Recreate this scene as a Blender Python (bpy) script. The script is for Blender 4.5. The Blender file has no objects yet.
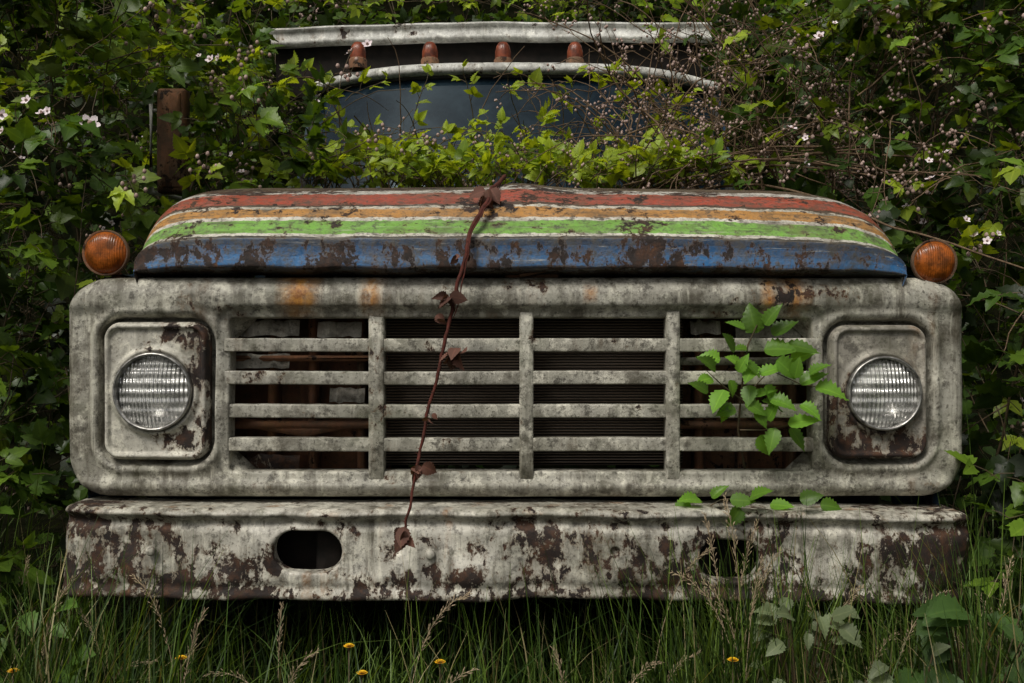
import bpy, math, random
import numpy as np
from mathutils import Vector, Matrix, noise as mn
random.seed(7); np.random.seed(7)
C = bpy.context.scene.collection
R = random.random
def U(a,b): return a+(b-a)*random.random()
DC=2.25; FP=967.5; ZC=1.05
def PX(px,Y=0.0): return (px-512)*(DC+Y)/FP
def PZ(py,Y=0.0): return ZC+(341.5-py)*(DC+Y)/FP
def P3(px,py,Y=0.0): return np.array([PX(px,Y),Y,PZ(py,Y)])
def proj(p): s=FP/(DC+p[1]); return 512+p[0]*s, 341.5-(p[2]-ZC)*s

# ---------------------------------------------------------------- node helpers
def nd(nt,typ,ins=None,**props):
    n=nt.nodes.new(typ)
    for k,v in props.items(): setattr(n,k,v)
    for k,v in (ins or {}).items():
        s=n.inputs[k]
        if isinstance(v,bpy.types.NodeSocket): nt.links.new(v,s)
        else: s.default_value=v
    return n
def noise(nt,vec,sc,det=6,ro=.6,di=0.):
    return nd(nt,'ShaderNodeTexNoise',{'Vector':vec,'Scale':sc,'Detail':det,'Roughness':ro,'Distortion':di}).outputs[0]
def mr(nt,v,a,b,c=0.,d=1.): return nd(nt,'ShaderNodeMapRange',{0:v,1:a,2:b,3:c,4:d}).outputs[0]
def mt(nt,op,a,b=0.):
    n=nd(nt,'ShaderNodeMath',{0:a,1:b},operation=op); return n.outputs[0]
def mix(nt,f,a,b,bt='MIX'):
    n=nt.nodes.new('ShaderNodeMix'); n.data_type='RGBA'; n.blend_type=bt
    for i,v in ((0,f),(6,a),(7,b)):
        if isinstance(v,bpy.types.NodeSocket): nt.links.new(v,n.inputs[i])
        else: n.inputs[i].default_value=v if i==0 else (tuple(v)+(1,))[:4]
    return n.outputs[2]
def ramp(nt,f,stops,interp='LINEAR'):
    n=nt.nodes.new('ShaderNodeValToRGB'); n.color_ramp.interpolation=interp
    e=n.color_ramp.elements
    while len(e)<len(stops): e.new(.5)
    for i,(p,c) in enumerate(stops):
        e[i].position=p; e[i].color=(tuple(c)+(1,))[:4]
    nt.links.new(f,n.inputs[0]); return n.outputs[0]
def mapping(nt,vec,sc,loc=(0,0,0)):
    return nd(nt,'ShaderNodeMapping',{'Vector':vec,'Scale':sc,'Location':loc}).outputs[0]
def newmat(name):
    m=bpy.data.materials.new(name); m.use_nodes=True; nt=m.node_tree; nt.nodes.clear()
    o=nt.nodes.new('ShaderNodeOutputMaterial'); return m,nt,o
def coord(nt,which='Object'): return nt.nodes.new('ShaderNodeTexCoord').outputs[which]

def paint(name,c1,c2,thr=.6,rscale=5.,bx=0.,bz=0.,z0=0.,grime=.6,streak=.5,rough=.5,metal=0.,speck=.5,stripes=None,orange=.35,seed=0.,c3=(.05,.045,.035),spots=(),fine_w=.42,rx=None,lichen=.55,moss=.35,clump=.16):
    m,nt,o=newmat(name); co=coord(nt); v=mapping(nt,co,(1,1,1),(seed,seed*.7,seed*1.3))
    xyz=nd(nt,'ShaderNodeSeparateXYZ',{0:co})
    big=noise(nt,v,3.2,8,.65); fine=noise(nt,v,42,8,.75); mid=noise(nt,v,13,8,.7,.3); patch=noise(nt,mapping(nt,v,(1,1,1),(4,4,8)),2.3,3,.5)
    if stripes:
        at=nd(nt,'ShaderNodeAttribute',attribute_name='St').outputs['Fac']
        wob=mt(nt,'ADD',at,mr(nt,mid,.3,.7,-.013,.013))
        base=ramp(nt,wob,stripes,'CONSTANT')
        base=mix(nt,mr(nt,fine,.42,.68,0,.5),base,mix(nt,.55,base,(.32,.29,.23)))
        base=mix(nt,mr(nt,big,.42,.66,0,.4),base,mix(nt,.75,base,(.10,.085,.06)))
        base=mix(nt,mr(nt,mid,.52,.70,0,.55),base,(.09,.07,.05))
        sc_=noise(nt,mapping(nt,v,(3,60,60)),1.,6,.7)
        base=mix(nt,mr(nt,sc_,.56,.64,0,.6),base,(.05,.04,.03))
        base=mix(nt,mr(nt,noise(nt,mapping(nt,v,(5,90,90),(2,2,2)),1.,5,.7),.60,.66,0,.6),base,(.45,.43,.37))
    else:
        base=mix(nt,mr(nt,big,.38,.62),c1,c2)
        li=noise(nt,mapping(nt,v,(1,1,1),(7,3,1)),17,9,.72)
        base=mix(nt,mr(nt,li,.52,.57,0,lichen),base,(min(1,c1[0]*1.4),min(1,c1[1]*1.4),min(1,c1[2]*1.35)))
        base=mix(nt,mr(nt,patch,.45,.65,0,.5),base,mix(nt,.6,base,(.09,.09,.065)))
    base=mix(nt,mr(nt,fine,.52,.62,0,speck),base,c3)
    f2=noise(nt,v,120,5,.65)
    base=mix(nt,mr(nt,f2,.57,.65,0,speck*.85),base,(.05,.045,.033))
    base=mix(nt,mr(nt,mid,.48,.66,0,grime),base,(.065,.055,.037))
    sv=mapping(nt,v,(30,30,2.0)); st=noise(nt,sv,1.,7,.68)
    base=mix(nt,mr(nt,st,.51,.66,0,streak),base,(.065,.055,.036))
    sv3=mapping(nt,v,(44,44,3.2),(5,5,1)); st3=noise(nt,sv3,1.,6,.7)
    if not stripes: base=mix(nt,mr(nt,st3,.55,.66,0,streak*.65),base,(min(1,c1[0]*1.4),min(1,c1[1]*1.4),min(1,c1[2]*1.35)))
    sv2=mapping(nt,v,(11,11,1.3),(3,1,2)); st2=noise(nt,sv2,1.,5,.6)
    of=mt(nt,'MULTIPLY',mr(nt,st2,.58,.70,0,orange),mr(nt,fine,.35,.6))
    base=mix(nt,of,base,(.30,.13,.03))
    base=mix(nt,mr(nt,noise(nt,v,7,6,.7,.5),.52,.70,0,moss),base,(.065,.078,.03))
    for sx,sz,wx,wz in spots:
        a=mt(nt,'MULTIPLY',mr(nt,mt(nt,'ABSOLUTE',mt(nt,'SUBTRACT',xyz.outputs[0],sx)),wx*.1,wx,1.,0.),mr(nt,mt(nt,'ABSOLUTE',mt(nt,'SUBTRACT',xyz.outputs[2],sz)),wz*.4,wz,1.,0.))
        base=mix(nt,mt(nt,'MULTIPLY',a,mr(nt,mid,.38,.56,.1,.95)),base,mix(nt,mr(nt,fine,.4,.6),(.52,.24,.035),(.24,.09,.02)))
    rn=mt(nt,'ADD',mt(nt,'MULTIPLY',noise(nt,mapping(nt,v,(1,1,1.15),(5,2,9)),rscale,10,.68,.35),1-fine_w),mt(nt,'MULTIPLY',noise(nt,mapping(nt,v,(1,1,.6),(1,8,4)),rscale*4.3,9,.75,.2),fine_w))
    rn=mt(nt,'ADD',rn,mt(nt,'MULTIPLY',mt(nt,'SUBTRACT',patch,.5),clump))
    rn=mt(nt,'ADD',rn,mt(nt,'MULTIPLY',xyz.outputs[0],bx))
    rn=mt(nt,'ADD',rn,mt(nt,'MULTIPLY',mt(nt,'SUBTRACT',xyz.outputs[2],z0),bz))
    if rx:
        for a_,b_,k_ in rx: rn=mt(nt,'ADD',rn,mr(nt,xyz.outputs[0],a_,b_,0.,k_))
    if stripes: rn=mt(nt,'ADD',rn,mr(nt,at,t_of(246),t_of(236),.040,0.)); rn=mt(nt,'ADD',rn,mr(nt,at,t_of(200),t_of(187),0.,.05))
    mask=mr(nt,rn,thr,thr+.006); halo=mr(nt,rn,thr-.03,thr+.005,0,.65)
    rcol=ramp(nt,noise(nt,v,28,9,.75),[(.3,(.005,.004,.004)),(.48,(.020,.011,.008)),(.62,(.07,.030,.014)),(.78,(.22,.10,.035))])
    base=mix(nt,halo,base,(.16,.095,.045)); base=mix(nt,mask,base,rcol)
    h=mt(nt,'ADD',mt(nt,'MULTIPLY',mask,-.6),mt(nt,'MULTIPLY',fine,.8))
    h=mt(nt,'ADD',h,mt(nt,'MULTIPLY',mid,.6)); h=mt(nt,'ADD',h,mt(nt,'MULTIPLY',f2,.3))
    bp=nd(nt,'ShaderNodeBump',{'Strength':.75,'Distance':.004,'Height':h}).outputs[0]
    ro=mt(nt,'ADD',mr(nt,fine,.3,.7,rough-.1,rough+.2),mt(nt,'MULTIPLY',mask,.3))
    b=nd(nt,'ShaderNodeBsdfPrincipled',{'Base Color':base,'Roughness':ro,'Normal':bp,'Metallic':metal})
    nt.links.new(b.outputs[0],o.inputs[0]); return m
def simple(name,c1,c2,sc=20,rough=.6,metal=0.,bump=.3,dist=.003,spec=.5):
    m,nt,o=newmat(name); v=coord(nt); n=noise(nt,v,sc,8,.65)
    b=nd(nt,'ShaderNodeBsdfPrincipled',{'Base Color':mix(nt,mr(nt,n,.35,.65),c1,c2),'Roughness':rough,'Metallic':metal,'Specular IOR Level':spec,
        'Normal':nd(nt,'ShaderNodeBump',{'Strength':bump,'Distance':dist,'Height':n}).outputs[0]})
    nt.links.new(b.outputs[0],o.inputs[0]); return m
def leafmat(name,trans=.3,rough=.42):
    m,nt,o=newmat(name); at=nd(nt,'ShaderNodeAttribute',attribute_name='Col')
    v=coord(nt); n=noise(nt,v,28,4,.6); n2=noise(nt,v,140,3,.6)
    c=mix(nt,mr(nt,n,.3,.7,0,.4),at.outputs['Color'],mix(nt,1.,at.outputs['Color'],(.5,.55,.5),'MULTIPLY'))
    c=mix(nt,mr(nt,n2,.62,.75,0,.3),c,(.10,.075,.02))
    c=mix(nt,mr(nt,at.outputs['Alpha'],0,.14,.38,0),c,mix(nt,1.,c,(2.,1.8,1.8),'MULTIPLY'))
    b=nd(nt,'ShaderNodeBsdfPrincipled',{'Base Color':c,'Roughness':rough,'Specular IOR Level':.35,
       'Normal':nd(nt,'ShaderNodeBump',{'Strength':.3,'Distance':.002,'Height':n2}).outputs[0]})
    t=nd(nt,'ShaderNodeBsdfTranslucent',{'Color':mix(nt,1.,c,(2.,1.75,.5),'MULTIPLY')})
    ms=nd(nt,'ShaderNodeMixShader',{0:trans,1:b.outputs[0],2:t.outputs[0]})
    nt.links.new(ms.outputs[0],o.inputs[0]); return m

TS=PZ(292)
GREY=paint('weathered_grille_paint',(.46,.445,.385),(.22,.21,.17),thr=.60,rscale=7,grime=.85,streak=.75,speck=.85,orange=.25,rough=.5,lichen=.7,
  spots=[(PX(300),TS,.06,.07),(PX(371),TS,.032,.065),(PX(795),TS,.042,.07),(PX(768),TS,.025,.06),(PX(590),TS,.02,.03),(PX(132),PZ(440),.03,.06)])
BARM=paint('weathered_bar_paint',(.50,.48,.42),(.27,.26,.21),thr=.61,rscale=11,grime=.8,streak=.35,speck=.85,orange=.25,rough=.5,seed=3,lichen=.7)
BUMP=paint('peeling_white_bumper_paint',(.56,.54,.475),(.37,.35,.295),thr=.545,rscale=8.5,bz=-.36,bx=.0,z0=.60,grime=.65,streak=.85,speck=.7,orange=1.,rough=.42,seed=1.9,rx=[(.74,1.0,.07),(-.80,-1.0,.04)],fine_w=.52,clump=.20)
BEZL=paint('chipped_white_bezel_paint',(.58,.56,.49),(.42,.40,.34),thr=.06,rscale=8,bx=.60,grime=.5,streak=.35,speck=.6,rough=.45,seed=5.2,clump=.05)
BEZR=paint('stained_grey_bezel_paint',(.38,.36,.31),(.22,.20,.17),thr=.56,rscale=7,bz=-.60,z0=.93,grime=.65,streak=.5,speck=.7,rough=.5,seed=2.2,clump=.05)
CABW=paint('dirty_white_cab_paint',(.68,.68,.65),(.50,.50,.47),thr=.59,rscale=6,grime=.6,streak=.45,speck=.45,rough=.5,seed=8)
BLUE=paint('faded_blue_paint',(.02,.10,.24),(.012,.05,.11),thr=.56,rscale=5,grime=.5,streak=.5,rough=.45,seed=2.2,orange=.2,lichen=.1)
RUST=paint('brown_rust',(.24,.10,.045),(.09,.04,.022),thr=.56,rscale=9,grime=.4,rough=.8,seed=4,orange=.6,lichen=.2)
def t_of(py): return (278-py)/120.
STR=[(0,(.004,.006,.010)),(t_of(272),(.004,.025,.07)),(t_of(266),(.008,.13,.34)),(t_of(256),(.005,.08,.22)),(t_of(246),(.008,.04,.10)),(t_of(239),(.02,.018,.015)),(t_of(236.5),(.62,.60,.52)),(t_of(233.5),(.18,.40,.06)),(t_of(220.5),(.68,.65,.57)),(t_of(217.5),(.48,.23,.055)),
     (t_of(209),(.58,.54,.45)),(t_of(206.5),(.06,.03,.02)),(t_of(204.5),(.38,.055,.028)),(t_of(194.5),(.64,.61,.56)),(t_of(191),(.09,.055,.035))]
HOOD=paint('striped_hood_paint',None,None,thr=.555,rscale=8.5,grime=.35,streak=.4,speck=.8,rough=.40,stripes=STR,orange=.15,seed=6.3,fine_w=.55,moss=.2,clump=.20)
DARK=simple('near_black_metal',(.006,.006,.005),(.016,.012,.010),25,.85,spec=.2)  # near-black metal, shared with the dark panel filling the gap over the roof
m,nt,o=newmat('dark_radiator_fins'); v=coord(nt)
w=nd(nt,'ShaderNodeTexWave',{'Vector':v,'Scale':45.,'Distortion':.3,'Detail':2.},bands_direction='Z')
nn=noise(nt,v,9,6,.6)
b=nd(nt,'ShaderNodeBsdfPrincipled',{'Base Color':mix(nt,w.outputs[1],(.004,.004,.003),mix(nt,nn,(.08,.07,.055),(.20,.14,.10))),'Roughness':.7,'Specular IOR Level':.3,'Normal':nd(nt,'ShaderNodeBump',{'Strength':1.,'Distance':.004,'Height':w.outputs[1]}).outputs[0]})
nt.links.new(b.outputs[0],o.inputs[0]); RAD=m
RUB=simple('old_rubber',(.012,.012,.012),(.03,.028,.025),30,.85)
def lensmat(name,c,rough=.18,sc=60,trans=.35):
    m,nt,o=newmat(name); v=coord(nt); n=noise(nt,v,34,7,.7)
    w=nd(nt,'ShaderNodeTexWave',{'Vector':v,'Scale':float(sc),'Distortion':0.},bands_direction='X')
    col=mix(nt,mr(nt,n,.40,.60,0,.85),c,(c[0]*.15,c[1]*.22,c[2]*.3))
    b=nd(nt,'ShaderNodeBsdfPrincipled',{'Base Color':col,'Roughness':rough,'Coat Weight':.2,'Normal':nd(nt,'ShaderNodeBump',{'Strength':.3,'Distance':.003,'Height':w.outputs[1]}).outputs[0]})
    t=nd(nt,'ShaderNodeBsdfTranslucent',{'Color':tuple(c)+(1,)})
    ms=nd(nt,'ShaderNodeMixShader',{0:trans,1:b.outputs[0],2:t.outputs[0]})
    nt.links.new(ms.outputs[0],o.inputs[0]); return m
AMB=lensmat('amber_lens_plastic',(.62,.16,.02),.3)
REDL=lensmat('faded_red_lens_plastic',(.38,.09,.035),.3)
def glassmat(name):
    m,nt,o=newmat(name); v=coord(nt)
    w=nd(nt,'ShaderNodeTexWave',{'Vector':v,'Scale':34.,'Distortion':.15},bands_direction='X')
    w2=nd(nt,'ShaderNodeTexWave',{'Vector':v,'Scale':14.,'Distortion':.5},bands_direction='Z')
    h=mt(nt,'ADD',w.outputs[1],mt(nt,'MULTIPLY',w2.outputs[1],1.2))
    bp=nd(nt,'ShaderNodeBump',{'Strength':.8,'Distance':.004,'Height':h}).outputs[0]
    g=nd(nt,'ShaderNodeBsdfGlossy',{'Color':(1,1,1,1),'Roughness':.06,'Normal':bp})
    d=nd(nt,'ShaderNodeBsdfDiffuse',{'Color':(.84,.84,.80,1),'Normal':bp})
    t=nd(nt,'ShaderNodeBsdfTransparent',{'Color':(.97,.97,.96,1)})
    dn=noise(nt,v,22,7,.7)
    m1=nd(nt,'ShaderNodeMixShader',{0:mr(nt,dn,.35,.65,.12,.7),1:t.outputs[0],2:d.outputs[0]})
    fr=nd(nt,'ShaderNodeFresnel',{'IOR':1.6,'Normal':bp}).outputs[0]
    m2=nd(nt,'ShaderNodeMixShader',{0:mt(nt,'ADD',fr,.20),1:m1.outputs[0],2:g.outputs[0]})
    nt.links.new(m2.outputs[0],o.inputs[0]); return m
LENS=glassmat('ribbed_headlamp_glass')
CHROME=simple('silvered_reflector',(.97,.97,.95),(.74,.73,.70),40,.2,.8,.15)
RING=simple('dull_ring_metal',(.10,.095,.09),(.58,.57,.54),50,.32,.8,.3)
m,nt,o=newmat('dusty_windscreen_glass'); v=coord(nt); n=noise(nt,v,5,8,.7,.4); n2=noise(nt,v,60,4,.6)
b=nd(nt,'ShaderNodeBsdfPrincipled',{'Base Color':mix(nt,mr(nt,n,.45,.75,0,1.),(.003,.008,.014),(.020,.034,.045)),'Roughness':mr(nt,n2,.3,.7,.02,.10),'Specular IOR Level':.28,'Specular Tint':(.7,.88,1,1)})
nt.links.new(b.outputs[0],o.inputs[0]); WIN=m
LEAF=leafmat('bramble_leaf'); BRIGHT=leafmat('young_bramble_leaf',.42,.4); DRYL=leafmat('dry_curled_leaf',.12,.8); GRASSM=leafmat('grass_blade',.3,.5)
CANE=simple('bramble_cane_bark',(.05,.045,.02),(.10,.06,.03),60,.7)
DRYC=simple('dry_grey_brown_cane',(.08,.05,.03),(.20,.14,.09),80,.9,spec=.15)
REDC=simple('reddish_dead_cane',(.11,.030,.022),(.05,.020,.015),90,.8,0,.8,.003,.15)
PETAL=simple('pale_pink_petal',(.66,.54,.58),(.80,.74,.75),50,.6)
BUD=simple('brown_pink_bud',(.24,.16,.13),(.46,.34,.30),50,.8)
STRAW=simple('straw_seed_head',(.46,.36,.23),(.28,.21,.13),80,.8)
YEL=simple('yellow_petal',(.85,.52,.01),(.75,.40,.01),50,.6)
SOIL=simple('dark_mossy_soil',(.003,.004,.002),(.010,.010,.005),6,1.,0,1.,.05,0.)

# ---------------------------------------------------------------- mesh helpers
def link(o,parent=None):
    C.objects.link(o)
    if parent: o.parent=parent
    return o
def mesh_np(name,V,Q,mats,parent=None,cols=None,midx=None,smooth=True,fattr=None):
    V=np.asarray(V,dtype=np.float32); Q=np.asarray(Q,dtype=np.int32)
    me=bpy.data.meshes.new(name); me.vertices.add(len(V)); me.vertices.foreach_set('co',V.ravel())
    me.loops.add(Q.size); me.loops.foreach_set('vertex_index',Q.ravel())
    me.polygons.add(len(Q)); me.polygons.foreach_set('loop_start',np.arange(0,Q.size,4,dtype=np.int32))
    if not isinstance(mats,(list,tuple)): mats=[mats]
    for mm in mats: me.materials.append(mm)
    me.update(calc_edges=True)
    if midx is not None: me.polygons.foreach_set('material_index',np.asarray(midx,dtype=np.int32))
    me.polygons.foreach_set('use_smooth',np.full(len(Q),smooth))
    if cols is not None:
        a=me.color_attributes.new('Col','FLOAT_COLOR','POINT'); a.data.foreach_set('color',np.asarray(cols,dtype=np.float32).ravel())
    if fattr is not None:
        a=me.attributes.new('St','FLOAT','POINT'); a.data.foreach_set('value',np.asarray(fattr,dtype=np.float32).ravel())
    me.update()
    return link(bpy.data.objects.new(name,me),parent)
class MB:
    def __init__(s): s.V=[];s.Q=[];s.M=[];s.n=0
    def add(s,V,Q,m=0):
        V=np.asarray(V,float).reshape(-1,3); Q=np.asarray(Q,int).reshape(-1,4)
        s.V.append(V); s.Q.append(Q+s.n); s.M.append(np.full(len(Q),m)); s.n+=len(V)
    def grid(s,G,m=0,closeu=False,closev=False):
        a,b=G.shape[:2]; idx=np.arange(a*b).reshape(a,b)
        if closeu: idx=np.vstack([idx,idx[:1]])
        if closev: idx=np.hstack([idx,idx[:,:1]])
        q=np.stack([idx[:-1,:-1],idx[1:,:-1],idx[1:,1:],idx[:-1,1:]],-1).reshape(-1,4)
        s.add(G.reshape(-1,3),q,m)
    def tube(s,pts,rad,sides=6,m=0,cap=True):
        pts=np.asarray(pts,float); n=len(pts); rad=np.broadcast_to(np.asarray(rad,float),(n,))
        T=np.gradient(pts,axis=0); T/=np.linalg.norm(T,axis=1,keepdims=True)+1e-9
        ref=np.array([0,0,1.]) if abs(T[0,2])<.8 else np.array([0,1.,0])
        A=np.cross(T,ref); A/=np.linalg.norm(A,axis=1,keepdims=True)+1e-9; B=np.cross(T,A)
        th=np.arange(sides)*2*math.pi/sides
        G=pts[:,None,:]+rad[:,None,None]*(np.cos(th)[None,:,None]*A[:,None,:]+np.sin(th)[None,:,None]*B[:,None,:])
        if cap:
            G=np.concatenate([G[:1]*0+pts[0],G,G[:1]*0+pts[-1]],0)
        s.grid(G,m,closev=True)
    def lathe(s,prof,c=(0,0,0),axis='Y',seg=40,m=0):
        prof=np.asarray(prof,float); th=np.arange(seg)*2*math.pi/seg
        r=prof[:,0][:,None]; h=prof[:,1][:,None]*np.ones((1,seg))
        a=r*np.cos(th); b=r*np.sin(th)
        G=np.stack({'Y':(a,h,b),'Z':(a,-b,h),'X':(h,a,b)}[axis],-1)+np.asarray(c)
        s.grid(G,m,closev=True)
    def box(s,x0,x1,y0,y1,z0,z1,m=0,r=.006):
        def ring(x0,x1,z0,z1,rr,y):
            P=[]
            for cx,cz,a0 in ((x1-rr,z1-rr,0),(x0+rr,z1-rr,90),(x0+rr,z0+rr,180),(x1-rr,z0+rr,270)):
                for a in (0,30,60,90):
                    t=math.radians(a0+a); P.append((cx+rr*math.cos(t),y,cz+rr*math.sin(t)))
            return P
        cx,cz=(x0+x1)/2,(z0+z1)/2
        G=[[(cx,y0,cz)]*16,ring(x0+r,x1-r,z0+r,z1-r,r*.5,y0),ring(x0,x1,z0,z1,r,y0+r),ring(x0,x1,z0,z1,r,y1-r),ring(x0+r,x1-r,z0+r,z1-r,r*.5,y1),[(cx,y1,cz)]*16]
        s.grid(np.array(G,float)[::-1],m,closev=True)
    def build(s,name,mats,parent=None,smooth=True,**k):
        return mesh_np(name,np.concatenate(s.V),np.concatenate(s.Q),mats,parent,midx=np.concatenate(s.M),smooth=smooth,**k)
def tag(o,label=None,cat=None,group=None,kind=None):
    if label:o['label']=label
    if cat:o['category']=cat
    if group:o['group']=group
    if kind:o['kind']=kind
    return o
def empty(name,loc=(0,0,0)):
    o=bpy.data.objects.new(name,None); o.location=loc; o.empty_display_size=.1; C.objects.link(o); return o

def sdbox(x,z,b):
    cx,cz,hx,hz,r=b; sx=np.sign(x-cx); sz=np.sign(z-cz)
    qx=np.abs(x-cx)-hx+r; qz=np.abs(z-cz)-hz+r
    mx=np.maximum(qx,0); mz=np.maximum(qz,0); l=np.hypot(mx,mz)
    d=l+np.minimum(np.maximum(qx,qz),0)-r
    out=l>1e-9
    gx=np.where(out,mx/(l+1e-12),np.where(qx>qz,1.,0.))*sx; gz=np.where(out,mz/(l+1e-12),np.where(qx>qz,0.,1.))*sz
    return d,gx,gz
def fbm(X,Y,Z,sc,amp,oct=3,seed=0):
    o=np.zeros(X.size); xf,yf,zf=X.ravel(),Y.ravel(),Z.ravel()
    for i in range(X.size): o[i]=mn.fractal(Vector((xf[i]*sc+seed,yf[i]*sc,zf[i]*sc)),1.,2.,oct)
    return o.reshape(X.shape)*amp
def panel(name,outer,roll,skirt,holes,base,step,mat,parent,post=None,dent=.003,seed=0):
    cx,cz,hx,hz,r=outer; mg=skirt
    nx=int((2*hx+2*mg)/step)+1; nz=int((2*hz+2*mg)/step)+1
    X,Z=np.meshgrid(np.linspace(cx-hx-mg,cx+hx+mg,nx),np.linspace(cz-hz-mg,cz+hz+mg,nz),indexing='ij')
    d,gx,gz=sdbox(X,Z,outer); keep=d<skirt
    o=np.maximum(d,0); X2=X-o*gx; Z2=Z-o*gz
    add=np.where(d>0,roll+o,np.where(d>-roll,roll-np.sqrt(np.maximum(roll*roll-(roll+d)**2,0)),0))
    for (hb,hroll,hdep) in holes:
        d,gx,gz=sdbox(X,Z,hb); ins=np.maximum(-d,0)
        X2=X2+ins*gx; Z2=Z2+ins*gz
        add=add+np.where(d<0,hroll+ins*1.0,np.where(d<hroll,hroll-np.sqrt(np.maximum(hroll**2-(hroll-d)**2,0)),0))
        keep&=(-d)<hdep
    Y=base(X2,Z2)+add+fbm(X2,X2*0,Z2,4,dent,3,seed)
    if post: X2,Y,Z2=post(X2,Y,Z2)
    idx=np.arange(nx*nz).reshape(nx,nz)
    q=np.stack([idx[:-1,:-1],idx[1:,:-1],idx[1:,1:],idx[:-1,1:]],-1)
    k=keep[:-1,:-1]&keep[1:,:-1]&keep[1:,1:]&keep[:-1,1:]
    q=q[k]; V=np.stack([X2,Y,Z2],-1).reshape(-1,3)
    used=np.unique(q); re=np.full(len(V),-1); re[used]=np.arange(len(used))
    return mesh_np(name,V[used],re[q],mat,parent)
def bpx(x0,y0,x1,y1,r,Y=0.):
    a,b=PX(x0,Y),PX(x1,Y); c,d=PZ(y1,Y),PZ(y0,Y); return ((a+b)/2,(c+d)/2,(b-a)/2,(d-c)/2,r)

# ================================================================= TRUCK
truck=empty('abandoned_truck',(0,0,0))
tag(truck,'abandoned truck with striped hood, grey grille and peeling white bumper, overgrown by brambles','truck')
HL=[(154.5,391.5,37.5,(101,321,210,461)),(882.5,393,35.5,(829,324,930,460))]
GO=bpx(228,318,814,472,.010)
def smooth01(x): x=np.clip(x,0,1); return x*x*(3-2*x)
HB=[bpx(*h[3],.05) for h in HL]
def shell_base(X,Z):
    Y=np.zeros_like(X)
    top=PZ(298); Y-= .015*np.exp(-(np.abs(Z-top)/.030)**3)
    bot=PZ(486); Y-= .008*np.exp(-((Z-bot)/.016)**2)
    for hb in HB:
        d,_,_=sdbox(X,Z,hb)
        Y+= .034*smooth01((.012-d)/.009)
        Y-= .008*np.exp(-((d-.022)/.010)**2)
    d,_,_=sdbox(X,Z,GO)
    Y+= .008*smooth01((.03-d)/.010)
    return Y
def bend(X,Y,Z): return X,Y+.018*X**4,Z
shell=panel('grille_surround',bpx(62,277,970,498,.100),.022,.10,[(GO,.004,.05)]+[((hb[0],hb[1],hb[2]-.02,hb[3]-.02,.04),.006,.02) for hb in HB],shell_base,.004,GREY,truck,bend,.008)
def bar_h(x0,x1,zc,hh,yf,dep,mb,seed=0):
    xs=np.linspace(x0,x1,200); sec=[]
    for a in np.linspace(0,2*math.pi,25)[:-1]:
        c,s=math.cos(a),math.sin(a); e=.22
        sec.append((dep/2*math.copysign(abs(c)**e,c),hh*math.copysign(abs(s)**e,s)))
    G=np.zeros((len(xs),24,3))
    for i,x in enumerate(xs):
        w=.0015*mn.noise(Vector((x*5,seed,0))); w2=.002*mn.noise(Vector((x*2,seed+9,0))); w3=.0009*mn.noise(Vector((x*30,seed+4,0)))
        for j,(a,b) in enumerate(sec): G[i,j]=(x,yf+dep/2+a+w+.018*x**4,zc+b+w2+w3*(1 if b>0 else -.6))
    mb.grid(G,closev=True)
for i,py in enumerate((345,378,411.5,445)):
    mb=MB(); bar_h(PX(223),PX(819),PZ(py),.0158,.0055,.03,mb,i*3.1); mb.build('grille_bar',BARM,shell)
for px,w in ((376,7.8),(526.5,7.),(673.5,7.)):
    mb=MB(); mb.box(PX(px-w),PX(px+w),.0035,.045,PZ(480),PZ(311),r=.003); mb.build('grille_upright',BARM,shell)
mb=MB(); mb.box(PX(372),PX(690),.09,.18,.75,1.2); mb.build('radiator',RAD,truck)
mb=MB()
mb.box(-.78,PX(380),.20,.215,.70,1.2); mb.box(PX(682),.80,.20,.215,.70,1.2)
for x in (-.6,-.5,-.38,.45,.56,.68): mb.box(x,x+.02,.12,.19,.72,1.2)
mb.tube([(-.75,.10,1.13),(-.5,.11,1.15),(-.3,.10,1.12)],.016,m=1); mb.tube([(-.7,.11,.86),(-.5,.09,.83),(-.3,.12,.87)],.012)
mb.box(-.8,-.3,.07,.11,PZ(362),PZ(356)); mb.box(-.8,-.3,.08,.11,PZ(432),PZ(424)); mb.box(.38,.75,.07,.11,PZ(366),PZ(358),m=1); mb.box(.38,.8,.08,.11,PZ(432),PZ(424))
for (a,b_,c_,d_) in ((240,320,300,336),(318,322,362,337),(690,321,720,334),(735,322,800,338),(235,354,290,368),(330,388,365,402),(245,455,300,470)):
    G=[]
    for t in np.linspace(0,1,8): G.append([(PX(a+(c_-a)*t,.08),.08+.03*mn.noise(Vector((t*4,a,0))),PZ(b_+4*mn.noise(Vector((t*5,a,1))),.08)),(PX(a+(c_-a)*t,.08),.07+.03*mn.noise(Vector((t*4,a,5))),PZ(d_+4*mn.noise(Vector((t*5,a,9))),.08))])
    mb.grid(np.array(G),m=1)
mb.tube([(.40,.13,1.15),(.55,.12,1.12),(.72,.14,1.14)],.018)
mb.build('radiator_support',[RUST,BEZR],truck)
mb=MB(); mb.box(-.9,.9,.05,.30,1.165,1.185); mb.box(-.9,.9,.12,.2,.62,.70); mb.build('cross_member',DARK,truck)
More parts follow.
